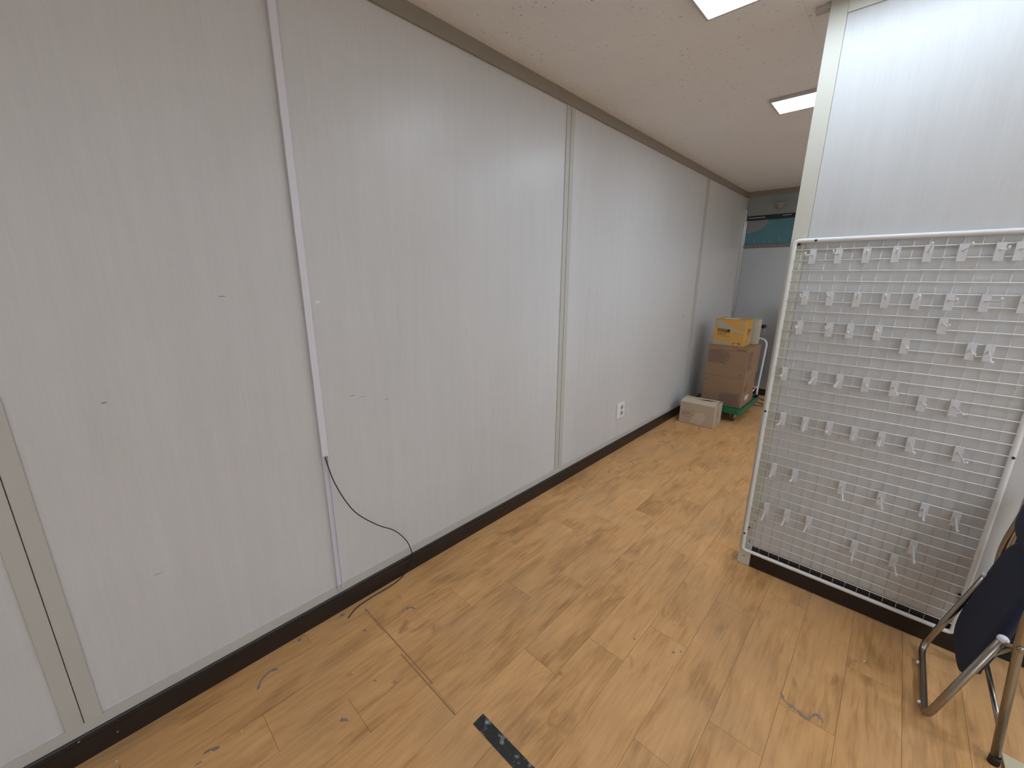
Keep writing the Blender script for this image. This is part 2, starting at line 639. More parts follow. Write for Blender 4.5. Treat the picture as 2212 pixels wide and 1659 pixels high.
# ---- left wall
wl = struct(box_obj('wall_left', (-0.10, -0.014, YB, YE, 0, HC), 'beige_metal'), 'long pale grey panelled partition wall')
for ya, yb in ((YB, -0.240), (-0.236, 2.546), (2.550, 5.272)):
    box_obj('panel', (-0.014, 0.0, ya, yb, 0.0, HC), 'panel', wl, bev=0.0008, seg=1)
box_obj('panel', (-0.014, 0.0, 5.276, YE, 0.0, HC), 'panel', wl, bev=0.0008, seg=1)
for yc, hw in ((-0.238, 0.046), (2.548, 0.046), (5.274, 0.038)):
    box_obj('joint_strip', (0.0, 0.006, yc - hw, yc - 0.0012, 0.147, 2.812), 'beige_metal', wl, bev=0.001, seg=1)
    box_obj('joint_strip', (0.0, 0.0085, yc + 0.0012, yc + hw, 0.147, 2.812), 'beige_metal', wl, bev=0.001, seg=1)
box_obj('bottom_channel', (0.0, 0.005, YB, 5.31, 0.104, 0.147), 'beige_metal', wl)
# scuffs on the wall
for y, z, w, h, m in ((4.957, 1.261, 0.016, 0.026, 'wall_mark_dark'), (0.736, 1.582, 0.022, 0.014, 'wall_mark_white'),
                      (0.850, 1.131, 0.034, 0.004, 'wall_mark'), (0.900, 1.117, 0.030, 0.003, 'wall_mark'),
                      (1.03, 1.076, 0.026, 0.003, 'wall_mark'), (0.037, 0.602, 0.03, 0.003, 'wall_mark'),
                      (0.39, 1.615, 0.022, 0.004, 'wall_mark'), (0.014, 1.281, 0.020, 0.006, 'wall_mark'),
                      (2.600, 0.957, 0.008, 0.03, 'wall_mark_white')):
    bm = bmesh.new()
    pl = []
    for q in range(10):
        a = 2 * math.pi * q / 10
        rj = 0.7 + 0.5 * random.random()
        pl.append((w / 2 * rj * math.cos(a), h / 2 * rj * math.sin(a)))
    prism(bm, pl, Matrix.Translation((0.0, y, z)) @ Matrix(((0, 0, 1, 0), (1, 0, 0, 0), (0, 1, 0, 0), (0, 0, 0, 1))), 0.0006)
    mesh_obj('scuff', bm, m, wl)


def baseboard(name, p0, p1, nrm, kt=1.0, kz=1.0):
    """baseboard with a grooved top lip; p0,p1 along axis, standing out along nrm"""
    prof = [(0.0, 0.0), (0.016, 0.0), (0.016, 0.078), (0.0125, 0.080), (0.0125, 0.084), (0.0155, 0.087), (0.0135, 0.100), (0.011, 0.104), (0.0, 0.104)]
    bm = bmesh.new()
    rings = []
    for p in (p0, p1):
        rings.append([bm.verts.new(Vector(p) + Vector(nrm) * d * kt + Vector((0, 0, z * kz))) for d, z in prof])
    n = len(prof)
    for i in range(n):
        bm.faces.new((rings[0][i], rings[0][(i + 1) % n], rings[1][(i + 1) % n], rings[1][i]))
    bm.faces.new(rings[0]); bm.faces.new(list(reversed(rings[1])))
    bmesh.ops.recalc_face_normals(bm, faces=bm.faces[:])
    return struct(mesh_obj(name, bm, 'dark_base'), 'dark brown glossy baseboard')


bbl = baseboard('baseboard_left', (0.0, YB, 0), (0.0, YE, 0), (1, 0, 0))
bm = bmesh.new()
for y, z in ((-0.262, 0.092), (-0.170, 0.045), (2.86, 0.098)):
    lathe(bm, [(0.0035, 0), (0.003, 0.0012), (0, 0.0018)], 8,
          Matrix.Translation((0.0155, y, z)) @ Matrix.Rotation(math.pi / 2, 4, 'Y'))
mesh_obj('nail_heads', bm, 'aluminium', bbl)
struct(box_obj('trim_1', (0.0, 0.014, YB, YE, 2.812, HC), 'beige_trim', bev=0.001, seg=1), 'brown-beige ceiling trim along the left wall')

# ---- far wall: steel door, transom, header board
wf = struct(box_obj('wall_far', (-0.1, XR, YE + 0.002, YE + 0.12, 0, HC), 'room_wall'), 'far end wall')
box_obj('header_board', (0.02, 1.75, YE - 0.012, YE + 0.002, 2.560, 2.812), 'greengrey_board', wf)
struct(box_obj('trim_2', (0.014, XR, YE - 0.014, YE + 0.002, 2.812, HC), 'beige_trim', bev=0.001, seg=1), 'beige ceiling trim across the end wall')
tr3 = struct(empty('trim_3', (0.0, YE, 0)), 'shiny aluminium corner post by the steel door')
box_obj('post', (0.001, 0.026, -0.022, 0.0, 0.0, 2.66), 'aluminium', tr3, bev=0.003)
box_obj('post', (0.030, 0.046, -0.018, 0.0, 0.0, 2.50), 'aluminium', tr3, bev=0.003)
w1 = struct(empty('window_1', (0, YE, 0)), 'teal filmed transom window above the steel door')
box_obj('pane', (0.05, 1.75, -0.008, -0.002, 2.172, 2.500), 'teal_film', w1)
# pale arc at the corner of the film and faint illegible print along its lower edge
bm = bmesh.new()
arc = [(0.0, 0.0), (0.0, -0.17)] + [(0.26 * math.sin(t * math.pi / 20) ** 1.0, -0.17 * math.cos(t * math.pi / 20)) for t in range(1, 10)] + [(0.26, 0.0)]
prism(bm, arc, Matrix.Translation((0.05, -0.0085, 2.500)) @ Matrix(((1, 0, 0, 0), (0, 0, -1, 0), (0, 1, 0, 0), (0, 0, 0, 1))), 0.001)
mesh_obj('film_corner', bm, 'pale_film', w1)
bm = bmesh.new()
for i in range(6):
    x = 0.15 + i * 0.062
    for j in range(3):
        xx = x + random.uniform(0, 0.03)
        box(bm, xx, xx + random.uniform(0.008, 0.026), -0.0095, -0.008, 2.196 + 0.016 * j, 2.196 + 0.016 * j + random.uniform(0.004, 0.009))
mesh_obj('faint_print', bm, 'film_print', w1)
box_obj('frame_head', (0.046, 1.75, -0.030, 0.002, 2.500, 2.560), 'black_header', w1, bev=0.002)
box_obj('rail', (0.046, 1.75, -0.035, 0.002, 2.127, 2.172), 'bronze_frame', w1, bev=0.003)
for xa, xb, z in ((0.06, 0.27, 2.528), (0.48, 0.58, 2.535)):
    box_obj('header_strip', (xa, xb, -0.033, -0.030, z, z + 0.007), 'aluminium', w1)
d1 = struct(empty('door_1', (0, YE, 0)), 'brushed steel door at the end of the corridor')
box_obj('leaf', (0.05, 0.98, -0.022, 0.0, 0.105, 2.127), 'door_steel', d1, bev=0.003)
box_obj('kick_plate', (0.05, 0.98, -0.030, 0.0, 0.012, 0.105), 'dark_base', d1, bev=0.002)
bm = bmesh.new()
lathe(bm, [(0.0, 0.06), (0.020, 0.057), (0.028, 0.045), (0.024, 0.030), (0.011, 0.022), (0.011, 0.006), (0.026, 0.004), (0.027, 0.0)], 18,
      Matrix.Translation((0.47, -0.022, 1.03)) @ Matrix.Rotation(math.pi / 2, 4, 'X'))
kn = mesh_obj('knob', bm, 'black_plastic', d1, True)
bm = bmesh.new()
tube(bm, [(0.485, -0.062, 1.02), (0.492, -0.064, 0.97), (0.494, -0.060, 0.91)], 0.0022, 6)
mesh_obj('key_string', bm, 'label_white', kn)

# dome detector high on the end wall
det = tag(empty('dome_detector', (0.437, YE - 0.080, 2.690)), 'small grey dome detector high on the far end wall', 'detector')
RX = Matrix.Rotation(math.pi / 2, 4, 'X')
FLIP = Matrix.Rotation(math.pi, 4, 'X')
bm = bmesh.new(); lathe(bm, [(0.0, 0.0), (0.062, 0.0), (0.064, 0.012), (0.058, 0.024), (0.0, 0.024)], 24, FLIP)
mesh_obj('base', bm, 'dome_grey', det, True)
bm = bmesh.new(); lathe(bm, [(0.050, 0.024), (0.045, 0.044), (0.032, 0.060), (0.014, 0.068), (0, 0.069)], 24, FLIP)
mesh_obj('dome', bm, 'dome_grey', det, True)
box_obj('bracket', (-0.020, 0.020, -0.010, 0.068, 0.0, 0.004), 'dome_grey', det)

# ---- partition with the display grid
wp = struct(box_obj('wall_partition', (XP0 + 0.004, XP1 - 0.004, YP + 0.004, YP + 0.096, 0.0, HC), 'beige_metal'), 'pale grey panel partition carrying the wire grid')
box_obj('panel', (1.468, XP1 - 0.002, YP, YP + 0.004, 0.085, 2.812), 'panel', wp)
box_obj('panel', (1.468, XP1 - 0.002, YP + 0.096, YP + 0.10, 0.0, 2.812), 'panel', wp)
box_obj('end_post', (XP0, 1.4665, YP - 0.003, YP + 0.103, 0.0, HC), 'ivory_post', wp, bev=0.0015)
box_obj('end_post', (XP1 - 0.006, XP1 + 0.012, YP - 0.002, YP + 0.102, 0.0, HC), 'bronze_frame', wp, bev=0.0015)
for x, z in ((1.432, 0.055), (1.455, 0.305), (1.448, 0.165)):
    bm = bmesh.new()
    lathe(bm, [(0.004, 0), (0.0035, 0.0012), (0, 0.0018)], 8, Matrix.Translation((x, YP - 0.003, z)) @ RX)
    mesh_obj('screw', bm, 'dark_hole', wp)
struct(box_obj('trim_4', (1.4665, XP1, YP - 0.008, YP + 0.0, 2.812, HC), 'ivory_post', bev=0.001, seg=1), 'ivory ceiling trim on top of the grid partition')
baseboard('baseboard_partition', (1.4665, YP, 0), (XP1 - 0.006, YP, 0), (0, -1, 0), 0.19, 1.40)

# ---- the rest of the room (behind and right of the camera)
struct(box_obj('wall_right', (XR, XR + 0.1, YB, YE, 0, HC), 'room_wall'), 'plain pale wall on the right')
struct(box_obj('wall_back', (-0.1, XR, YB - 0.1, YB, 0, HC), 'room_wall'), 'plain pale wall behind the viewer')


# ================================================================== CEILING LAMPS
def lamp_master():
    L, W = 1.275, 0.285
    t = empty('ceiling_lamp')
    bm = bmesh.new()
    h = 0.022
    for x0, x1, y0, y1 in ((0, L, 0, 0.014), (0, L, W - 0.014, W), (0, 0.014, 0.014, W - 0.014), (L - 0.014, L, 0.014, W - 0.014)):
        box(bm, x0, x1, y0, y1, -h, 0, bev=0.002, seg=1)
    mesh_obj('frame', bm, 'lamp_housing', t)
    box_obj('diffuser', (0.014, L - 0.014, 0.014, W - 0.014, -h + 0.001, -0.004), 'lamp_diffuser', t)
    return t


def copy_thing(src, loc, rot=None):
    r = src.copy(); COL.objects.link(r)
    r.location = loc
    if rot is not None:
        r.rotation_euler = rot
    for ch in list(src.children):
        c = ch.copy(); COL.objects.link(c); c.parent = r
        for g in list(ch.children):
            d = g.copy(); COL.objects.link(d); d.parent = c
    return r


lamp0 = lamp_master()
lamps = [((0.955, 2.005, HC), 'flat white ceiling panel lamp before the partition, cut by the top edge'),
         ((0.955, 3.530, HC), 'flat white ceiling panel lamp beyond the partition edge, over the corridor'),
         ((3.45, 0.480, HC), 'added unseen ceiling panel lamp right of the viewer, brightening the room'),
         ((3.45, -1.045, HC), 'added unseen ceiling panel lamp behind and right of the viewer, brightening the room'),
         ((3.45, 2.005, HC), 'added unseen ceiling panel lamp right of the grid partition, brightening the room'),
         ((3.45, 3.530, HC), 'added unseen ceiling panel lamp behind the grid partition, brightening the room'),
         ((3.45, 5.055, HC), 'added unseen ceiling panel lamp nearest the far end wall, brightening the room'),
         ((3.45, -2.300, HC), 'added unseen ceiling panel lamp nearest the back wall, brightening the room')]
for i, (loc, lab) in enumerate(lamps):
    o = lamp0 if i == 0 else copy_thing(lamp0, loc)
    o.location = loc
    tag(o, lab, 'ceiling lamp', 'ceiling panel lamps')
    if i == 1:
        d_ = [c for c in o.children if c.name.startswith('diffuser')][0]
        d_.data = d_.data.copy()
        d_.data.materials[0] = M['lamp_diffuser_corridor']
    if i == 2:
        added_lamp_mesh = [c for c in o.children if c.name.startswith('diffuser')][0].data.copy()
        added_lamp_mesh.materials[0] = M['lamp_diffuser_added']
    if i >= 2:  # added unseen lamps, run brighter to lift ceiling and walls
        [c for c in o.children if c.name.startswith('diffuser')][0].data = added_lamp_mesh

# small cable box on the ceiling beside the partition
cb = tag(empty('junction_box', (1.365, 2.565, HC)), 'small grey cable box on the ceiling against the partition corner', 'junction box')
box_obj('housing', (-0.025, 0.036, -0.016, 0.018, -0.022, 0.0), 'lamp_housing', cb, bev=0.003)
box_obj('cover', (-0.022, 0.033, -0.013, 0.015, -0.026, -0.022), 'lamp_housing', cb, bev=0.001)

# ================================================================== WALL THINGS
ct = tag(empty('cable_trunking', (0.0, 0.686, 0.132)), 'white plastic cable trunking running up the grey wall, cover missing at its foot', 'cable trunking')
bm = bmesh.new()
zt = 2.812 - 0.132
box(bm, 0.0, 0.0025, -0.013, 0.013, 0.0, zt)
box(bm, 0.0025, 0.015, -0.013, -0.0105, 0.0, zt)
box(bm, 0.0025, 0.015, 0.0105, 0.013, 0.0, zt)
mesh_obj('channel', bm, 'white_pvc', ct)
box_obj('cover', (0.006, 0.0185, -0.0145, 0.0145, 0.740, zt), 'white_pvc', ct, bev=0.0015)

cable_pts = [(0.0115, 0.686, 0.868), (0.022, 0.690, 0.825), (0.042, 0.702, 0.745), (0.052, 0.741, 0.632), (0.055, 0.797, 0.530),
             (0.055, 0.897, 0.421), (0.052, 0.986, 0.345), (0.046, 1.054, 0.252), (0.036, 1.090, 0.168), (0.029, 1.101, 0.109),
             (0.024, 1.085, 0.045), (0.030, 1.027, 0.006), (0.044, 0.948, 0.004), (0.045, 0.821, 0.004), (0.055, 0.739, 0.004), (0.087, 0.677, 0.004)]
bm = bmesh.new()
tube(bm, catmull(cable_pts, 6), 0.0026, 8)
tag(mesh_obj('cable', bm, 'black_cable', None, True), 'thin black cable hanging from the white trunking down over the baseboard', 'cable')

# double socket
so = tag(empty('wall_socket', (0.0, 3.562, 0.418)), 'white double wall socket low on the grey wall before the boxes', 'wall socket')
box_obj('plate', (0.0, 0.014, -0.072, 0.072, -0.078, 0.078), 'outlet_white', so, bev=0.004, seg=3)
RYm = Matrix.Rotation(math.pi / 2, 4, 'Y')
for dz in (0.030, -0.030):
    bm = bmesh.new()
    lathe(bm, [(0.0275, 0.0142), (0.0275, 0.0165), (0.0245, 0.0165), (0.0230, 0.008)], 24, Matrix.Translation((0.0, 0.012, dz)) @ RYm)
    ring = mesh_obj('receptacle', bm, 'outlet_white', so, True)
    bm = bmesh.new()
    lathe(bm, [(0.0, 0.0148), (0.0236, 0.0148)], 24, Matrix.Translation((0.0, 0.012, dz)) @ RYm)
    mesh_obj('recess', bm, 'wall_mark', ring)
    bm = bmesh.new()
    for s in (-1, 1):
        lathe(bm, [(0.0, 0.0156), (0.0048, 0.0154), (0.0048, 0.0148)], 10, Matrix.Translation((0.0, 0.012 + s * 0.0095, dz)) @ RYm)
    mesh_obj('pin_holes', bm, 'dark_hole', ring)

# ================================================================== WIRE GRID
GY = 2.526          # plane of the grid


def gx(x):          # grid columns and rows measured for a plane 18 mm nearer, carried to GY
    return 1.857 + (x - 1.857) * 1.0072


def gz(z):
    return 1.6875 + (z - 1.6875) * 1.0072


GX0, GX1, GZ0, GZ1 = gx(1.424), gx(2.299), gz(0.115), gz(1.873)
gr = tag(empty('wire_grid', (1.86, GY, GZ0)), 'white wire display grid panel in tube frame hung on the partition', 'display grid')
T = Matrix.Translation((-1.86, -GY, -GZ0))


def framed(bm):
    bmesh.ops.transform(bm, matrix=T, verts=bm.verts[:])
    return bm


cor = [(GX0, GY, GZ0), (GX1, GY, GZ0), (GX1, GY, GZ1), (GX0, GY, GZ1)]
loop = []
rc = 0.022
for i in range(4):
    a, b, c = Vector(cor[i - 1]), Vector(cor[i]), Vector(cor[(i + 1) % 4])
    p, q = b + (a - b).normalized() * rc, b + (c - b).normalized() * rc
    for kk in range(6):
        t = kk / 5
        loop.append((1 - t) ** 2 * p + 2 * t * (1 - t) * b + t * t * q)
bm = bmesh.new()
tube(bm, loop, 0.0105, 12, closed=True)
mesh_obj('frame', framed(bm), 'wire_white', gr, True)
ZW = [gz(1.829 - 0.049 * i) for i in range(35)]
XW = [gx(1.4575 + 0.0496 * i) for i in range(17)]
bm = bmesh.new()
tube(bm, [(GX0, GY - 0.0045, 0), (GX1, GY - 0.0045, 0)], 0.0024, 6)
w0 = mesh_obj('horizontal_wire', bm, 'wire_white', gr, True)
w0.data.transform(Matrix.Translation((-1.86, -GY, 0)))
for i, z in enumerate(ZW):
    o = w0 if i == 0 else share('horizontal_wire', w0, gr)
    o.location = (0, 0, z - GZ0)
bm = bmesh.new()
tube(bm, [(0, 0, 0), (0, 0, GZ1 - GZ0)], 0.0014, 6)
v0 = mesh_obj('vertical_wire', bm, 'wire_grey', gr, True)
for i, x in enumerate(XW):
    o = v0 if i == 0 else share('vertical_wire', v0, gr)
    o.location = (x - 1.86, 0, 0)
# mounting screws and brackets
for x, z in ((GX0 - 0.002, 0.985), (GX0 - 0.002, 0.215), (GX0 + 0.085, GZ1 - 0.002), (GX1 + 0.002, 0.99)):
    bm = bmesh.new()
    lathe(bm, [(0.006, 0.0), (0.0055, 0.004), (0.0, 0.005)], 10, Matrix.Translation((x, GY - 0.0095, z)) @ RX)
    mesh_obj('screw', framed(bm), 'dark_hole', gr)
for x, z in ((GX0 + 0.016, GZ1 - 0.016), (GX0 + 0.012, 0.25), (GX1 - 0.016, GZ1 - 0.016), (GX1 - 0.012, 0.30)):
    bm = bmesh.new()
    box(bm, x - 0.006, x + 0.006, GY - 0.004, YP, z - 0.006, z + 0.006)
    mesh_obj('wall_spacer', framed(bm), 'dark_hole', gr)

# ---- hooks clipped on the grid: (x, wire index, prong length, yaw, pitch)
HOOKS = [
    [(1.507, 0, 0.11, -0.12, -0.05), (1.606, 0, 0.11, -0.08, 0.0), (1.706, 0, 0.07, 0.08, 0.0), (1.805, 0, 0.075, 0.04, 0.0),
     (1.904, 0, 0.095, 0.04, 0.2), (2.003, 0, 0.115, 0.12, 0.1), (2.102, 0, 0.11, 0.08, -0.05), (2.152, 0, 0.09, 0.08, 0.0)],
    [(1.507, 4, 0.105, -0.04, 0.0), (1.606, 4, 0.095, -0.04, 0.1), (1.706, 4, 0.09, 0.08, 0.15), (1.805, 4, 0.085, 0.0, 0.1),
     (1.904, 4, 0.11, 0.04, 0.1), (2.003, 4, 0.09, 0.16, 0.0), (2.102, 4, 0.13, 0.2, 0.05), (2.202, 4, 0.105, 0.04, 0.05)],
    [(1.507, 7, 0.085, -0.04, -0.05), (1.627, 7, 0.105, -0.04, 0.05), (1.706, 7, 0.105, 0.0, -0.1), (1.805, 7, 0.105, 0.0, 0.05),
     (1.904, 8, 0.11, 0.08, -0.1), (2.003, 6, 0.1, 0.12, -0.05), (2.102, 8, 0.095, 0.04, -0.15), (2.152, 8, 0.14, 0.0, -0.25)],
    [(1.479, 12, 0.105, 0.0, -0.05), (1.606, 12, 0.115, -0.04, -0.2), (1.706, 12, 0.14, -0.04, -0.1), (1.805, 12, 0.075, 0.08, -0.05),
     (1.904, 12, 0.115, 0.12, -0.15), (2.003, 13, 0.095, 0.08, 0.0), (2.102, 13, 0.125, 0.2, -0.05)],
    [(1.507, 17, 0.125, 0.0, -0.1), (1.606, 17, 0.12, 0.08, -0.15), (1.706, 17, 0.09, 0.0, -0.1), (1.805, 17, 0.12, 0.0, -0.1),
     (1.904, 17, 0.125, -0.04, -0.1), (2.003, 17, 0.11, 0.12, -0.15), (2.152, 17, 0.125, 0.12, -0.05)],
    [(1.507, 23, 0.11, 0.04, -0.15), (1.606, 23, 0.1, -0.04, -0.1), (1.805, 23, 0.13, 0.16, -0.2), (1.954, 23, 0.12, 0.08, -0.1),
     (2.102, 23, 0.13, -0.04, -0.05), (2.202, 23, 0.115, 0.0, -0.15)],
    [(1.507, 28, 0.125, 0.04, -0.2), (1.606, 28, 0.135, 0.0, -0.05), (1.706, 28, 0.115, -0.04, -0.1), (1.904, 29, 0.135, 0.0, -0.1),
     (2.053, 29, 0.135, 0.08, -0.05), (2.102, 27, 0.13, 0.04, -0.15)],
]
ORD = ['first', 'second', 'third', 'fourth', 'fifth', 'sixth', 'seventh', 'eighth']
ROWN = ['top row', 'second row from the top', 'third row from the top', 'middle row', 'third row from the bottom', 'second row from the bottom', 'bottom row']
# clip plate: flat plate hanging in front of two wires with a lip folded back over the upper wire
bm = bmesh.new()
pw = 0.0135
box(bm, -pw, pw, -0.0105, -0.0090, -0.066, 0.0035, bev=0.0006, seg=1)
box(bm, -pw, pw, -0.0105, 0.0015, 0.0028, 0.0043)
box(bm, -pw, pw, 0.0003, 0.0015, -0.006, 0.0035)
clip0 = mesh_obj('clip_plate', bm, 'hook_white')
first_clip = True
for ri, row in enumerate(HOOKS):
    order = sorted(range(len(row)), key=lambda q: row[q][0])
    for pos, q in enumerate(order):
        x, wi, L, ya, pt = row[q]
        h = empty('display_hook', (gx(x), GY - 0.0045, ZW[wi]))
        side = 'leftmost' if pos == 0 else ('rightmost' if pos == len(row) - 1 else ORD[pos] + ' from left')
        tag(h, 'white wire hook on the grid, %s, %s' % (ROWN[ri], side), 'hook', 'hooks clipped on the wire grid')
        if first_clip:
            clip0.parent = h
            first_clip = False
        else:
            share('clip_plate', clip0, h)
        d = Vector((math.sin(ya) * math.cos(pt), -math.cos(ya) * math.cos(pt), math.sin(pt)))
        b = Vector((0, -0.0105, -0.024))
        e = b + d * L
        tip = e + Vector((d.x * 0.006, d.y * 0.006, 0.013))
        bm = bmesh.new()
        tube(bm, fillet([b - d * 0.001, e, tip], 0.006, 4), 0.0033, 8)
        mesh_obj('prong', bm, 'wire_white', h, True)

# ================================================================== BOXES AND CART


def face_mtx(face, w, d, h):
    """2-D frame on a box face: x to the right seen from outside, y up, z outwards (box centred in x,y; base at 0)"""
    if face == 'front':     # -y side
        return Matrix.Translation((-w / 2, -d / 2, 0)) @ Matrix(((1, 0, 0, 0), (0, 0, -1, 0), (0, 1, 0, 0), (0, 0, 0, 1)))
    if face == 'right':     # +x side
        return Matrix.Translation((w / 2, -d / 2, 0)) @ Matrix(((0, 0, 1, 0), (1, 0, 0, 0), (0, 1, 0, 0), (0, 0, 0, 1)))
    return Matrix.Translation((-w / 2, -d / 2, h)) @ Matrix.Identity(4)


def carton(name, label, w, d, h, loc, rz, mat, flap_axis='x', open_gap=0.003):
    t = tag(empty(name, loc, (0, 0, rz)), label, 'box')
    box_obj('body', (-w / 2, w / 2, -d / 2, d / 2, 0, h - 0.004), mat, t, bev=0.004, seg=2)
    g = open_gap / 2
    if flap_axis == 'x':
        box_obj('flap', (-w / 2 + 0.001, w / 2 - 0.001, -d / 2 + 0.001, -g, h - 0.004, h), mat, t, bev=0.0012, seg=1)
        box_obj('flap', (-w / 2 + 0.001, w / 2 - 0.001, g, d / 2 - 0.001, h - 0.004, h), mat, t, bev=0.0012, seg=1)
    else:
        box_obj('flap', (-w / 2 + 0.001, -g, -d / 2 + 0.001, d / 2 - 0.001, h - 0.004, h), mat, t, bev=0.0012, seg=1)
        box_obj('flap', (g, w / 2 - 0.001, -d / 2 + 0.001, d / 2 - 0.001, h - 0.004, h), mat, t, bev=0.0012, seg=1)
    return t


def print_lines(parent, fm, x0, y1, width, n, lh, mat, jag=0.25):
    """rows of small unreadable print"""
    bm = bmesh.new()
    for i in range(n):
        y = y1 - i * lh
        x = x0
        end = x0 + width * (1 - random.random() * jag)
        while x < end:
            wl_ = random.uniform(0.008, 0.026)
            x2 = min(x + wl_, end)
            box(bm, x, x2, y - lh * 0.42, y, 0.0002, 0.0009)
            x = x2 + 0.0035
    bmesh.ops.transform(bm, matrix=fm, verts=bm.verts[:])
    return mesh_obj('print', bm, mat, parent)


def strip(parent, name, fm, poly, mat, th=0.0008):
    bm = bmesh.new()
    prism(bm, poly, fm, th)
    return mesh_obj(name, bm, mat, parent)


# lowest carton on the cart
cw, cd, ch = 0.466, 0.52, 0.363
c1 = carton('carton', 'brown cardboard box, lowest of the stack on the green cart', cw, cd, ch, (0.432, 5.58, 0.171), 0.0, 'carton')
fm = face_mtx('front', cw, cd, ch)
print_lines(c1, fm, 0.215, 0.165, 0.235, 10, 0.0155, 'print_purple', 0.12)
print_lines(c1, fm, 0.020, 0.310, 0.040, 1, 0.016, 'print_purple', 0.0)
fr = face_mtx('right', cw, cd, ch)
strip(c1, 'label_sticker', fr, [(0.14, 0.07), (0.29, 0.07), (0.29, 0.13), (0.14, 0.13)], 'label_white')
print_lines(c1, fr, 0.05, 0.27, 0.18, 5, 0.018, 'print_brown', 0.3)
# middle carton (same kind, turned the other way up)
cw2, cd2, ch2 = 0.452, 0.56, 0.370
c2 = carton('carton', 'brown cardboard box in the middle of the stack on the green cart', cw2, cd2, ch2, (0.438, 5.61, 0.534), 0.0, 'carton')
fm = face_mtx('front', cw2, cd2, ch2)
print_lines(c2, fm, 0.018, 0.312, 0.25, 10, 0.0158, 'print_purple', 0.3)
strip(c2, 'print_rule', fm, [(0.018, 0.322), (0.435, 0.322), (0.435, 0.325), (0.018, 0.325)], 'print_purple')
print_lines(c2, fm, 0.325, 0.345, 0.10, 1, 0.026, 'print_purple', 0.0)
print_lines(c2, fm, 0.375, 0.040, 0.042, 1, 0.017, 'print_purple', 0.0)
fr = face_mtx('right', cw2, cd2, ch2)
print_lines(c2, fr, 0.03, 0.31, 0.22, 11, 0.021, 'print_brown', 0.3)
# yellow carton on top
yw, yd, yh = 0.340, 0.34, 0.318
cy_ = carton('carton', 'yellow cardboard box with black maker print, on top of the stack', yw, yd, yh, (0.410, 5.54, 0.905), 0.0, 'carton_yellow', 'y')
fm = face_mtx('front', yw, yd, yh)
strip(cy_, 'tape', fm, [(0.0, 0.300), (0.055, 0.312), (0.12, 0.275), (0.21, 0.215), (0.335, 0.185), (0.335, 0.160), (0.22, 0.178), (0.12, 0.195), (0.05, 0.215), (0.0, 0.275)], 'tape_grey')
strip(cy_, 'tape', fm, [(0.0, 0.012), (0.215, 0.012), (0.180, 0.052), (0.0, 0.062)], 'tape_grey')
strip(cy_, 'tape', fm, [(0.28, 0.265), (0.335, 0.262), (0.335, 0.292), (0.26, 0.285)], 'tape_grey')
strip(cy_, 'print_bar', fm, [(0.042, 0.175), (0.180, 0.170), (0.180, 0.199), (0.042, 0.203)], 'print_dark', 0.0011)
text_obj('lettering', 'SONY', 0.028, 'print_gold', cy_, fm @ Matrix.Translation((0.052, 0.1785, 0.0016)), width=0.105, bold=0.0006)
print_lines(cy_, fm, 0.044, 0.166, 0.135, 1, 0.016, 'print_dark', 0.0)
print_lines(cy_, fm, 0.044, 0.144, 0.105, 1, 0.022, 'print_brown', 0.0)
print_lines(cy_, fm, 0.040, 0.118, 0.145, 1, 0.010, 'print_brown', 0.0)
strip(cy_, 'tear', fm, [(0.215, 0.028), (0.25, 0.036), (0.31, 0.030), (0.318, 0.042), (0.26, 0.046), (0.225, 0.038)], 'print_brown', 0.0012)
strip(cy_, 'tear', fm, [(0.250, 0.026), (0.270, 0.024), (0.275, 0.040), (0.258, 0.042)], 'label_white', 0.0014)
fr = face_mtx('right', yw, yd, yh)
strip(cy_, 'print_bar', fr, [(0.13, 0.170), (0.25, 0.170), (0.25, 0.202), (0.13, 0.202)], 'print_dark', 0.0011)
text_obj('lettering', 'SONY', 0.028, 'print_gold', cy_, fr @ Matrix.Translation((0.138, 0.1755, 0.0016)), width=0.10, bold=0.0006)
print_lines(cy_, fr, 0.13, 0.160, 0.12, 2, 0.018, 'print_brown', 0.2)
strip(cy_, 'tape', fr, [(0.26, 0.03), (0.335, 0.02), (0.335, 0.25), (0.285, 0.20)], 'tape_grey')
print_lines(cy_, fr, 0.10, 0.075, 0.05, 3, 0.012, 'print_brown', 0.3)
ft = face_mtx('top', yw, yd, yh)
strip(cy_, 'paper_label', ft, [(0.06, 0.05), (0.22, 0.05), (0.22, 0.27), (0.06, 0.27)], 'label_white')
# pale box behind the yellow one
pb = carton('carton', 'pale cream box standing behind the yellow box on the stack', 0.30, 0.13, 0.305, (0.488, 5.800, 0.905), 0.0, 'carton_cream', 'x')
strip(pb, 'tape', face_mtx('right', 0.30, 0.13, 0.315), [(0.0, 0.05), (0.05, 0.03), (0.06, 0.20), (0.01, 0.25)], 'tape_grey')
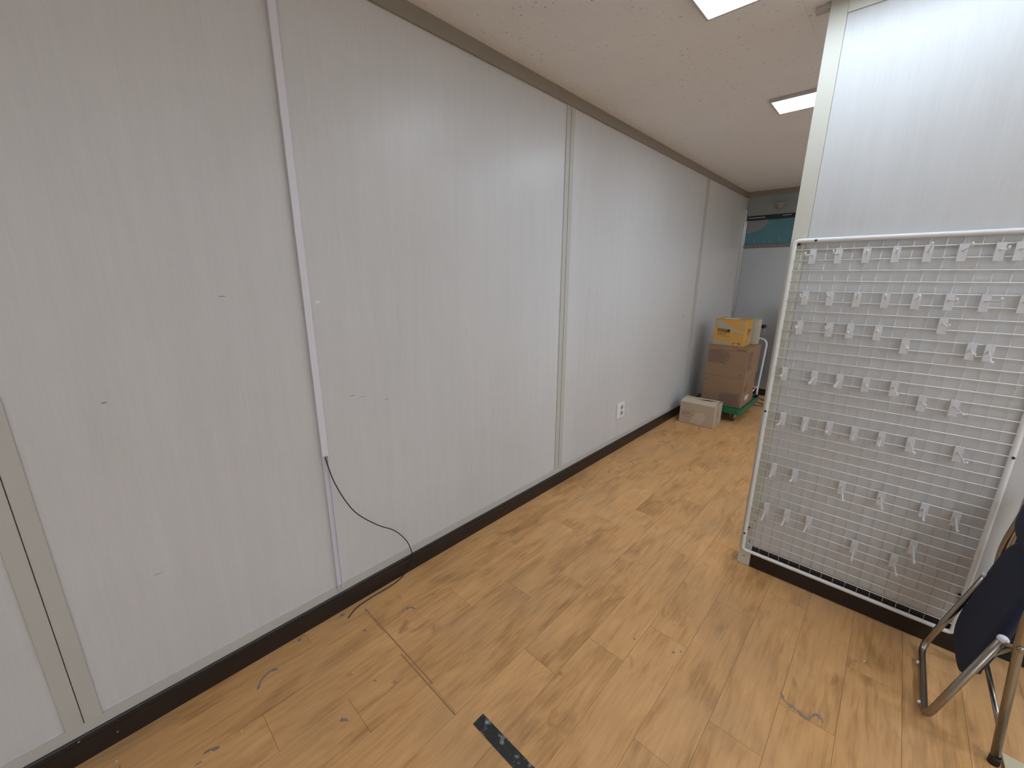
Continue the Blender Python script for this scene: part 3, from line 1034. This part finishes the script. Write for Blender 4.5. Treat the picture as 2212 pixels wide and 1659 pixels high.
# small box on the floor
sw, sd, sh = 0.392, 0.295, 0.262
sb = tag(empty('carton', (0.322, 4.985, 0.0), (0, 0, math.radians(1.2))), 'light brown cardboard box on the floor before the green cart', 'box')
box_obj('body', (-sw / 2, sw / 2, -sd / 2, sd / 2, 0, sh), 'carton_grey', sb, bev=0.004, seg=2)
for sgn, lift in ((-1, 0.020), (1, 0.026)):
    bm = bmesh.new()
    nx = 10
    prof = []
    vs = []
    for j, (f, zz) in enumerate(((1.0, 0.0), (0.5, lift * 0.75), (0.03, lift))):
        rowv = []
        for i in range(nx + 1):
            x = -sw / 2 + 0.002 + (sw - 0.004) * i / nx
            wob = 0.006 * math.sin(2.4 * math.pi * i / nx + (0.5 if sgn < 0 else 1.7)) * (1 - f)
            rowv.append((x, sgn * sd / 2 * f, sh + zz + wob))
        vs.append(rowv)
    up = [[bm.verts.new((x, y, z + 0.004)) for x, y, z in r_] for r_ in vs]
    lo = [[bm.verts.new((x, y, z)) for x, y, z in r_] for r_ in vs]
    for j in range(2):
        for i in range(nx):
            bm.faces.new((up[j][i], up[j][i + 1], up[j + 1][i + 1], up[j + 1][i]))
            bm.faces.new((lo[j][i], lo[j + 1][i], lo[j + 1][i + 1], lo[j][i + 1]))
    for r_ in (0, 2):
        for i in range(nx):
            bm.faces.new((up[r_][i], lo[r_][i], lo[r_][i + 1], up[r_][i + 1]))
    for i in (0, nx):
        for j in range(2):
            bm.faces.new((up[j][i], up[j + 1][i], lo[j + 1][i], lo[j][i]))
    bmesh.ops.recalc_face_normals(bm, faces=bm.faces[:])
    mesh_obj('flap', bm, 'carton_pale', sb)
fm = face_mtx('front', sw, sd, sh)
print_lines(sb, fm, 0.030, 0.160, 0.14, 1, 0.007, 'print_brown', 0.0)
print_lines(sb, fm, 0.030, 0.142, 0.095, 2, 0.010, 'print_brown', 0.1)
strip(sb, 'print_rule', fm, [(0.03, 0.116), (0.17, 0.116), (0.17, 0.119), (0.03, 0.119)], 'print_brown')
print_lines(sb, fm, 0.030, 0.106, 0.03, 1, 0.008, 'print_brown', 0.0)
strip(sb, 'print_rule', fm, [(0.055, 0.086), (0.165, 0.086), (0.165, 0.0895), (0.055, 0.0895)], 'print_brown')
print_lines(sb, fm, 0.022, 0.245, 0.055, 1, 0.008, 'print_brown', 0.0)
strip(sb, 'sticker', fm, [(0.13, 0.03), (0.25, 0.012), (0.30, 0.10), (0.28, 0.165), (0.17, 0.15)], 'carton_pale', 0.0006)
fr = face_mtx('right', sw, sd, sh)
strip(sb, 'tape', fr, [(0.10, 0.004), (0.165, 0.004), (0.165, 0.255), (0.10, 0.255)], 'tape_grey')
print_lines(sb, fr, 0.10, 0.15, 0.055, 3, 0.012, 'print_brown', 0.1)

# ---- platform cart
PX0, PX1, PY0, PY1, PZ = 0.10, 0.700, 5.205, 6.075, 0.171
cart = tag(empty('platform_cart', (0.40, 5.64, 0.0)), 'green platform cart with white push handle under the stacked boxes', 'cart')
TI = Matrix.Translation((-0.40, -5.64, 0))


def cpart(name, bm, mat, parent=cart, smooth=False):
    if parent is cart:
        bmesh.ops.transform(bm, matrix=TI, verts=bm.verts[:])
    return mesh_obj(name, bm, mat, parent, smooth)


def rrect(x0, x1, y0, y1, r, n=5):
    out = []
    for cx, cy, a0 in ((x1 - r, y1 - r, 0), (x0 + r, y1 - r, 90), (x0 + r, y0 + r, 180), (x1 - r, y0 + r, 270)):
        for i in range(n + 1):
            a = math.radians(a0 + 90 * i / n)
            out.append((cx + r * math.cos(a), cy + r * math.sin(a)))
    return out


bm = bmesh.new()
prism(bm, rrect(PX0, PX1, PY0, PY1, 0.045), Matrix.Translation((0, 0, PZ - 0.052)), 0.048)
plat = cpart('platform', bm, 'cart_green')
bm = bmesh.new()
for i in range(9):
    xx = PX0 + 0.05 + i * 0.0625
    box(bm, xx, xx + 0.010, PY0 + 0.03, PY1 - 0.03, PZ - 0.005, PZ - 0.0005)
for yy in (PY0 + 0.06, 5.64, PY1 - 0.09):
    box(bm, PX0 + 0.03, PX1 - 0.03, yy, yy + 0.012, PZ - 0.005, PZ - 0.0008)
cpart('deck_ribs', bm, 'cart_green')
lp = [Vector((x, y, PZ - 0.004)) for x, y in rrect(PX0 + 0.008, PX1 - 0.008, PY0 + 0.008, PY1 - 0.008, 0.04)]
bm = bmesh.new(); tube(bm, lp, 0.0075, 8, closed=True)
cpart('rim', bm, 'cart_green', smooth=True)
cast0 = None
for sx, sy in ((PX1 - 0.10, PY0 + 0.11), (PX0 + 0.10, PY0 + 0.11), (PX1 - 0.10, PY1 - 0.11), (PX0 + 0.10, PY1 - 0.11)):
    if cast0 is None:
        bm = bmesh.new()
        box(bm, -0.038, 0.038, -0.038, 0.038, 0.114, 0.119)
        lathe(bm, [(0.026, 0.114), (0.026, 0.102), (0.0, 0.102)], 14)
        box(bm, -0.021, -0.017, -0.02, 0.045, 0.045, 0.104)
        box(bm, 0.017, 0.021, -0.02, 0.045, 0.045, 0.104)
        box(bm, -0.021, 0.021, -0.02, 0.045, 0.100, 0.104)
        cast0 = mesh_obj('caster', bm, 'aluminium', cart)
        bm = bmesh.new()
        lathe(bm, [(0.0, -0.0165), (0.044, -0.0165), (0.050, -0.011), (0.050, 0.011), (0.044, 0.0165), (0.0, 0.0165)], 22,
              Matrix.Translation((0, 0.022, 0.050)) @ RYm)
        whl = mesh_obj('wheel', bm, 'rubber', cast0, True)
        cast0.location = (sx - 0.40, sy - 5.64, 0)
    else:
        c = share('caster', cast0, cart, (sx - 0.40, sy - 5.64, 0))
        share('wheel', whl, c)
hy = 6.045
bm = bmesh.new()
tube(bm, fillet([(0.672, hy, 0.165), (0.668, hy + 0.01, 0.30), (0.690, hy + 0.02, 0.945), (0.128, hy + 0.02, 0.945), (0.132, hy + 0.01, 0.30), (0.128, hy, 0.165)], 0.09, 7), 0.0135, 12)
cpart('handle', bm, 'white_paint', smooth=True)
bm = bmesh.new()
tube(bm, [(0.668, hy, 0.30), (0.132, hy, 0.30)], 0.009, 8)
cpart('handle_crossbar', bm, 'white_paint', smooth=True)
bm = bmesh.new()
tube(bm, [(0.662, hy - 0.005, 0.33), (0.605, hy - 0.10, 0.178)], 0.006, 8)
cpart('handle_brace', bm, 'aluminium', smooth=True)
for xx in (0.128, 0.672):
    bm = bmesh.new()
    box(bm, xx - 0.026, xx + 0.026, hy - 0.035, hy + 0.022, 0.166, 0.205, bev=0.006)
    cpart('hinge_block', bm, 'black_plastic')
# thin brown rods on the floor behind the cart
for i, (a, b, lab) in enumerate((((0.50, 6.72, 0.006), (0.80, 6.47, 0.006), 'thin brown rod on the floor nearest the steel door'),
                                 ((0.52, 6.46, 0.006), (0.85, 6.27, 0.006), 'thin brown rod on the floor, middle of three behind the cart'),
                                 ((0.50, 6.20, 0.006), (0.86, 6.27, 0.006), 'thin brown rod on the floor nearest the green cart'))):
    bm = bmesh.new()
    tube(bm, [a, b], 0.006, 8)
    tag(mesh_obj('floor_rod', bm, 'rod_brown', None, True), lab, 'rod', 'thin rods behind the cart')

# ================================================================== FOLDED CHAIR
chair = tag(empty('folding_chair', (2.31, 2.23, 0.0)), 'folded navy blue chair with chrome tube legs and white caps beside the grid', 'chair')
TC = Matrix.Translation((-2.31, -2.23, 0))


def chpart(name, bm, mat, parent=chair, smooth=False):
    bmesh.ops.transform(bm, matrix=TC, verts=bm.verts[:])
    return mesh_obj(name, bm, mat, parent, smooth)


R1 = 0.0125
YN, YF = 2.012, 2.452
capN, capF = Vector((2.327, YN + 0.012, 0.470)), Vector((2.327, YF - 0.003, 0.476))
bm = bmesh.new()
tube(bm, fillet([capN, (2.216, YN, 0.018), (2.216, YF, 0.018), capF], 0.055, 7), R1, 14)
rl = chpart('rear_leg_frame', bm, 'tube_chrome', smooth=True)
for c in (capN, capF):
    ax = (c - Vector((2.216, c.y, 0.018))).normalized()
    q = Vector((0, 0, 1)).rotation_difference(ax).to_matrix().to_4x4()
    bm = bmesh.new()
    lathe(bm, [(0.0, -0.004), (0.0145, -0.004), (0.0155, 0.003), (0.0145, 0.009), (0.009, 0.014), (0.0, 0.0155)], 16, Matrix.Translation(c) @ q)
    chpart('cap', bm, 'white_cap', rl, True)
for y in (2.085, 2.330):
    bm = bmesh.new()
    lathe(bm, [(0.0, 0.006), (0.006, 0.005), (0.008, 0.0), (0.008, -0.006)], 12,
          Matrix.Translation((2.202, y, 0.016)) @ Matrix.Rotation(-math.pi / 2, 4, 'Y'))
    chpart('floor_glide', bm, 'white_cap', rl, True)
# long frame: floor bar, uprights, bowed top
bm = bmesh.new()
YN2, YF2 = 1.985, 2.475
tube(bm, fillet([(2.395, YN2, 0.016), (2.346, YN2, 0.60), (2.375, YN2 + 0.02, 0.88), (2.375, YF2 - 0.02, 0.88), (2.346, YF2, 0.60), (2.395, YF2, 0.016)], 0.07, 7), R1, 14)
fl_ = chpart('front_leg_frame', bm, 'tube_chrome', smooth=True)
bm = bmesh.new()
tube(bm, [(2.385, YN2, 0.14), (2.385, YF2, 0.14)], 0.009, 10)
chpart('stretcher', bm, 'tube_chrome', fl_, True)
for y in (YN2, YF2):
    bm = bmesh.new()
    lathe(bm, [(0.0, 0.0), (0.0155, 0.0), (0.0155, 0.03), (0.0128, 0.034)], 14, Matrix.Translation((2.3955, y, 0.0)))
    chpart('foot_cap', bm, 'black_plastic', fl_, True)


def cushion(name, pts2, x_at, th, mat, parent):
    """flat padded shape: outline in (y,z), bulged and set on the leaning plane x = x_at(z)"""
    bm = bmesh.new()
    n = len(pts2)
    cyy = sum(p[0] for p in pts2) / n
    czz = sum(p[1] for p in pts2) / n
    prev_f = prev_b = None
    rings = []
    for s, off in ((1.0, 0.0), (0.985, 0.55), (0.94, 0.85), (0.80, 1.0), (0.4, 1.06)):
        rings.append(([bm.verts.new((x_at(czz + (z - czz) * s) - th * off / 2, cyy + (y - cyy) * s, czz + (z - czz) * s)) for y, z in pts2],
                      [bm.verts.new((x_at(czz + (z - czz) * s) + th * off / 2 + (0.0001 if off == 0 else 0), cyy + (y - cyy) * s, czz + (z - czz) * s)) for y, z in pts2]))
    for i in range(len(rings) - 1):
        for side in (0, 1):
            a, b = rings[i][side], rings[i + 1][side]
            for q in range(n):
                q2 = (q + 1) % n
                bm.faces.new((a[q], a[q2], b[q2], b[q]) if side else (a[q2], a[q], b[q], b[q2]))
    for q in range(n):
        q2 = (q + 1) % n
        bm.faces.new((rings[0][0][q], rings[0][0][q2], rings[0][1][q2], rings[0][1][q]))
    bm.faces.new(rings[-1][0]); bm.faces.new(rings[-1][1])
    bmesh.ops.recalc_face_normals(bm, faces=bm.faces[:])
    return chpart(name, bm, mat, parent, True)


def superell(yc, zc, ry, rz, p=3.2, n=40):
    out = []
    for i in range(n):
        a = 2 * math.pi * i / n
        c, s = math.cos(a), math.sin(a)
        out.append((yc + ry * math.copysign(abs(c) ** (2 / p), c), zc + rz * math.copysign(abs(s) ** (2 / p), s)))
    return out


cushion('seat', superell(2.262, 0.445, 0.200, 0.265, 3.6), lambda z: 2.262 + 0.165 * z, 0.040, 'navy_cloth', chair)
cushion('backrest', superell(2.23, 0.800, 0.205, 0.072, 4), lambda z: 2.352 + 0.05 * (z - 0.7), 0.026, 'navy_cloth', chair)
for c, y2 in ((capN, YN2), (capF, YF2)):
    bm = bmesh.new()
    tube(bm, [(c.x - 0.003, c.y, c.z - 0.020), (2.357, y2, 0.492)], 0.0065, 8)
    lathe(bm, [(0.0, 0.010), (0.009, 0.009), (0.010, 0.0), (0.0, -0.002)], 12, Matrix.Translation((2.357, y2 - 0.010, 0.492)) @ RX)
    chpart('hinge_link', bm, 'tube_chrome', smooth=True)
    bm = bmesh.new()
    tube(bm, [(2.352, y2 + (0.02 if y2 < 2.2 else -0.02), 0.470), (2.300, c.y + (0.03 if y2 < 2.2 else -0.03), 0.335)], 0.0055, 8)
    chpart('folding_strut', bm, 'tube_chrome', smooth=True)

# black crate with a grey plastic bag just past the partition end
cr = tag(empty('storage_crate', (2.66, 2.90, 0.0)), 'black crate past the right end of the grid partition', 'crate')
box_obj('body', (-0.22, 0.30, -0.26, 0.26, 0.0, 0.47), 'black_cloth', cr, bev=0.01)
box_obj('lid', (-0.23, 0.31, -0.27, 0.27, 0.47, 0.50), 'black_cloth', cr, bev=0.008)
bm = bmesh.new()
bmesh.ops.create_icosphere(bm, subdivisions=4, radius=1.0)
for v in bm.verts:
    d = v.co.normalized()
    f = 1.0 + 0.05 * math.sin(7 * d.x + 3 * d.z) + 0.05 * math.sin(9 * d.y - 4 * d.z + 1) + 0.03 * math.sin(15 * d.z + 6 * d.x)
    v.co = Vector((d.x * 0.22 * f, d.y * 0.20 * f, max(-0.18, d.z * 0.26 * f) + 0.18))
bag = tag(empty('plastic_bag', (2.665, 2.88, 0.50)), 'grey stuffed plastic bag on the black crate at the right edge', 'bag')
mesh_obj('bag_body', bm, 'bag_grey', bag, True)
bm = bmesh.new()
tube(bm, [(0.0, 0, 0.41), (0.01, 0.0, 0.46), (0.0, 0.02, 0.52)], 0.03, 9)
mesh_obj('bag_neck', bm, 'bag_grey', bag, True)

# ================================================================== FLOOR LITTER
tp = tag(box_obj('floor_tape', (0.931, 1.75, 0.778, 0.831, 0.0003, 0.0022), 'floor_tape'), 'worn black tape strip stuck on the wood floor', 'tape')
GLUE = [
    [(0.168, 0.245), (0.136, 0.266), (0.121, 0.29), (0.116, 0.313), (0.131, 0.334)],
    [(0.295, 0.033), (0.296, 0.052), (0.308, 0.069), (0.308, 0.08)], [(0.318, 0.004), (0.318, 0.023)],
    [(0.251, 0.883), (0.247, 0.917), (0.255, 0.937), (0.289, 0.951)], [(0.044, 0.657), (0.046, 0.678)],
    [(0.097, 0.76), (0.117, 0.773)], [(0.21, 0.691), (0.221, 0.705)], [(0.542, 0.425), (0.549, 0.438), (0.566, 0.449)],
    [(0.561, 0.653), (0.559, 0.667)], [(0.487, 0.601), (0.497, 0.608)], [(0.039, 0.45), (0.044, 0.467)],
    [(1.778, 1.757), (1.797, 1.726), (1.832, 1.717), (1.872, 1.704), (1.884, 1.701)],
    [(1.884, 1.706), (1.9, 1.746), (1.915, 1.745), (1.926, 1.731)], [(1.369, 1.627), (1.378, 1.636)],
    [(1.201, 1.573), (1.211, 1.574)], [(1.392, 1.656), (1.401, 1.662)],
    [(0.225, 4.04), (0.294, 4.078), (0.367, 4.046), (0.422, 3.972)], [(0.252, 3.375), (0.311, 3.338)],
    [(0.183, 3.104), (0.21, 3.044), (0.241, 3.011)], [(0.16, 2.876), (0.167, 2.883)], [(0.228, 3.202), (0.237, 3.222)],
]
for g in GLUE:
    pts = catmull([(x, y, 0) for x, y in g], 4) if len(g) > 2 else [Vector((*g[0], 0)), (Vector((*g[0], 0)) + Vector((*g[1], 0))) / 2, Vector((*g[1], 0))]
    L_, R_ = [], []
    n = len(pts)
    for i, p in enumerate(pts):
        t = (pts[min(i + 1, n - 1)] - pts[max(i - 1, 0)]).normalized()
        w = (0.0022 + 0.0085 * random.random() ** 1.5) * (0.45 if i in (0, n - 1) else 1)
        s = Vector((-t.y, t.x, 0))
        L_.append((p + s * w)); R_.append((p - s * w * random.uniform(0.4, 1.1)))
    bm = bmesh.new()
    a = [bm.verts.new((v.x, v.y, 0.0002)) for v in L_]
    b = [bm.verts.new((v.x, v.y, 0.0002)) for v in R_]
    a2 = [bm.verts.new((v.x, v.y, 0.0010)) for v in L_]
    b2 = [bm.verts.new((v.x, v.y, 0.0010)) for v in R_]
    for i in range(n - 1):
        bm.faces.new((a2[i], a2[i + 1], b2[i + 1], b2[i]))
        bm.faces.new((a[i], a[i + 1], a2[i + 1], a2[i]))
        bm.faces.new((b[i], b2[i], b2[i + 1], b[i + 1]))
    bm.faces.new((a[0], a2[0], b2[0], b[0])); bm.faces.new((a[-1], b[-1], b2[-1], a2[-1]))
    bmesh.ops.recalc_face_normals(bm, faces=bm.faces[:])
    mesh_obj('glue_mark', bm, 'glue_grey', floor)
# double seam across the planks where an old strip was
for ya, xa, xb in ((0.768, 0.09, 0.68), (0.752, 0.46, 0.853)):
    box_obj('old_seam', (xa, xb, ya - 0.003, ya + 0.003, 0.0001, 0.0006), 'seam_brown', floor)
SPECK = [(0.141, 1.191), (0.338, 1.076), (0.367, 1.064), (0.403, 1.074), (0.366, 0.96), (0.389, 0.987), (0.428, 0.913), (0.27, 0.874), (0.28, 0.601),
         (0.391, 0.556), (0.308, 0.151), (0.098, -0.186), (0.979, 1.073), (1.579, 2.436), (1.712, 2.519), (2.026, 2.189), (0.414, 4.284), (0.407, 4.172),
         (0.388, 4.168), (0.31, 3.878), (0.374, 3.779), (0.35, 3.566), (0.358, 3.384), (0.372, 3.341), (0.352, 3.212), (0.342, 3.114), (0.322, 3.038),
         (0.312, 3.022), (0.256, 2.846), (0.393, 2.929), (0.675, 3.582), (0.532, 3.854), (0.357, 3.698)]
for _ in range(40):
    SPECK.append((random.uniform(0.1, 0.9), random.uniform(2.6, 4.9)))
bm = bmesh.new()
for i, (x, y) in enumerate(SPECK):
    r = random.uniform(0.0018, 0.0030) if i < 33 else random.uniform(0.0010, 0.0018)
    sx = 3.2 if i == 15 else 1.0
    bmesh.ops.create_icosphere(bm, subdivisions=1, radius=r, matrix=Matrix.Translation((x, y, r * 0.7)) @ Matrix.Rotation(0.9, 4, 'Z') @ Matrix.Diagonal((sx, 1, 0.7, 1)))
tag(mesh_obj('white_crumbs', bm, 'crumb_white'), 'scattered tiny white plaster crumbs on the wood floor', 'crumbs', None, 'stuff')
# pale slab added in place of brightly lit floor at the right edge
tag(box_obj('lit_floor_slab', (2.42, 2.95, 1.45, 2.045, 0.0005, 0.012), 'lit_floor_cream', bev=0.002), 'pale cream slab standing in for brightly lit floor beside the folded chair', 'floor patch')
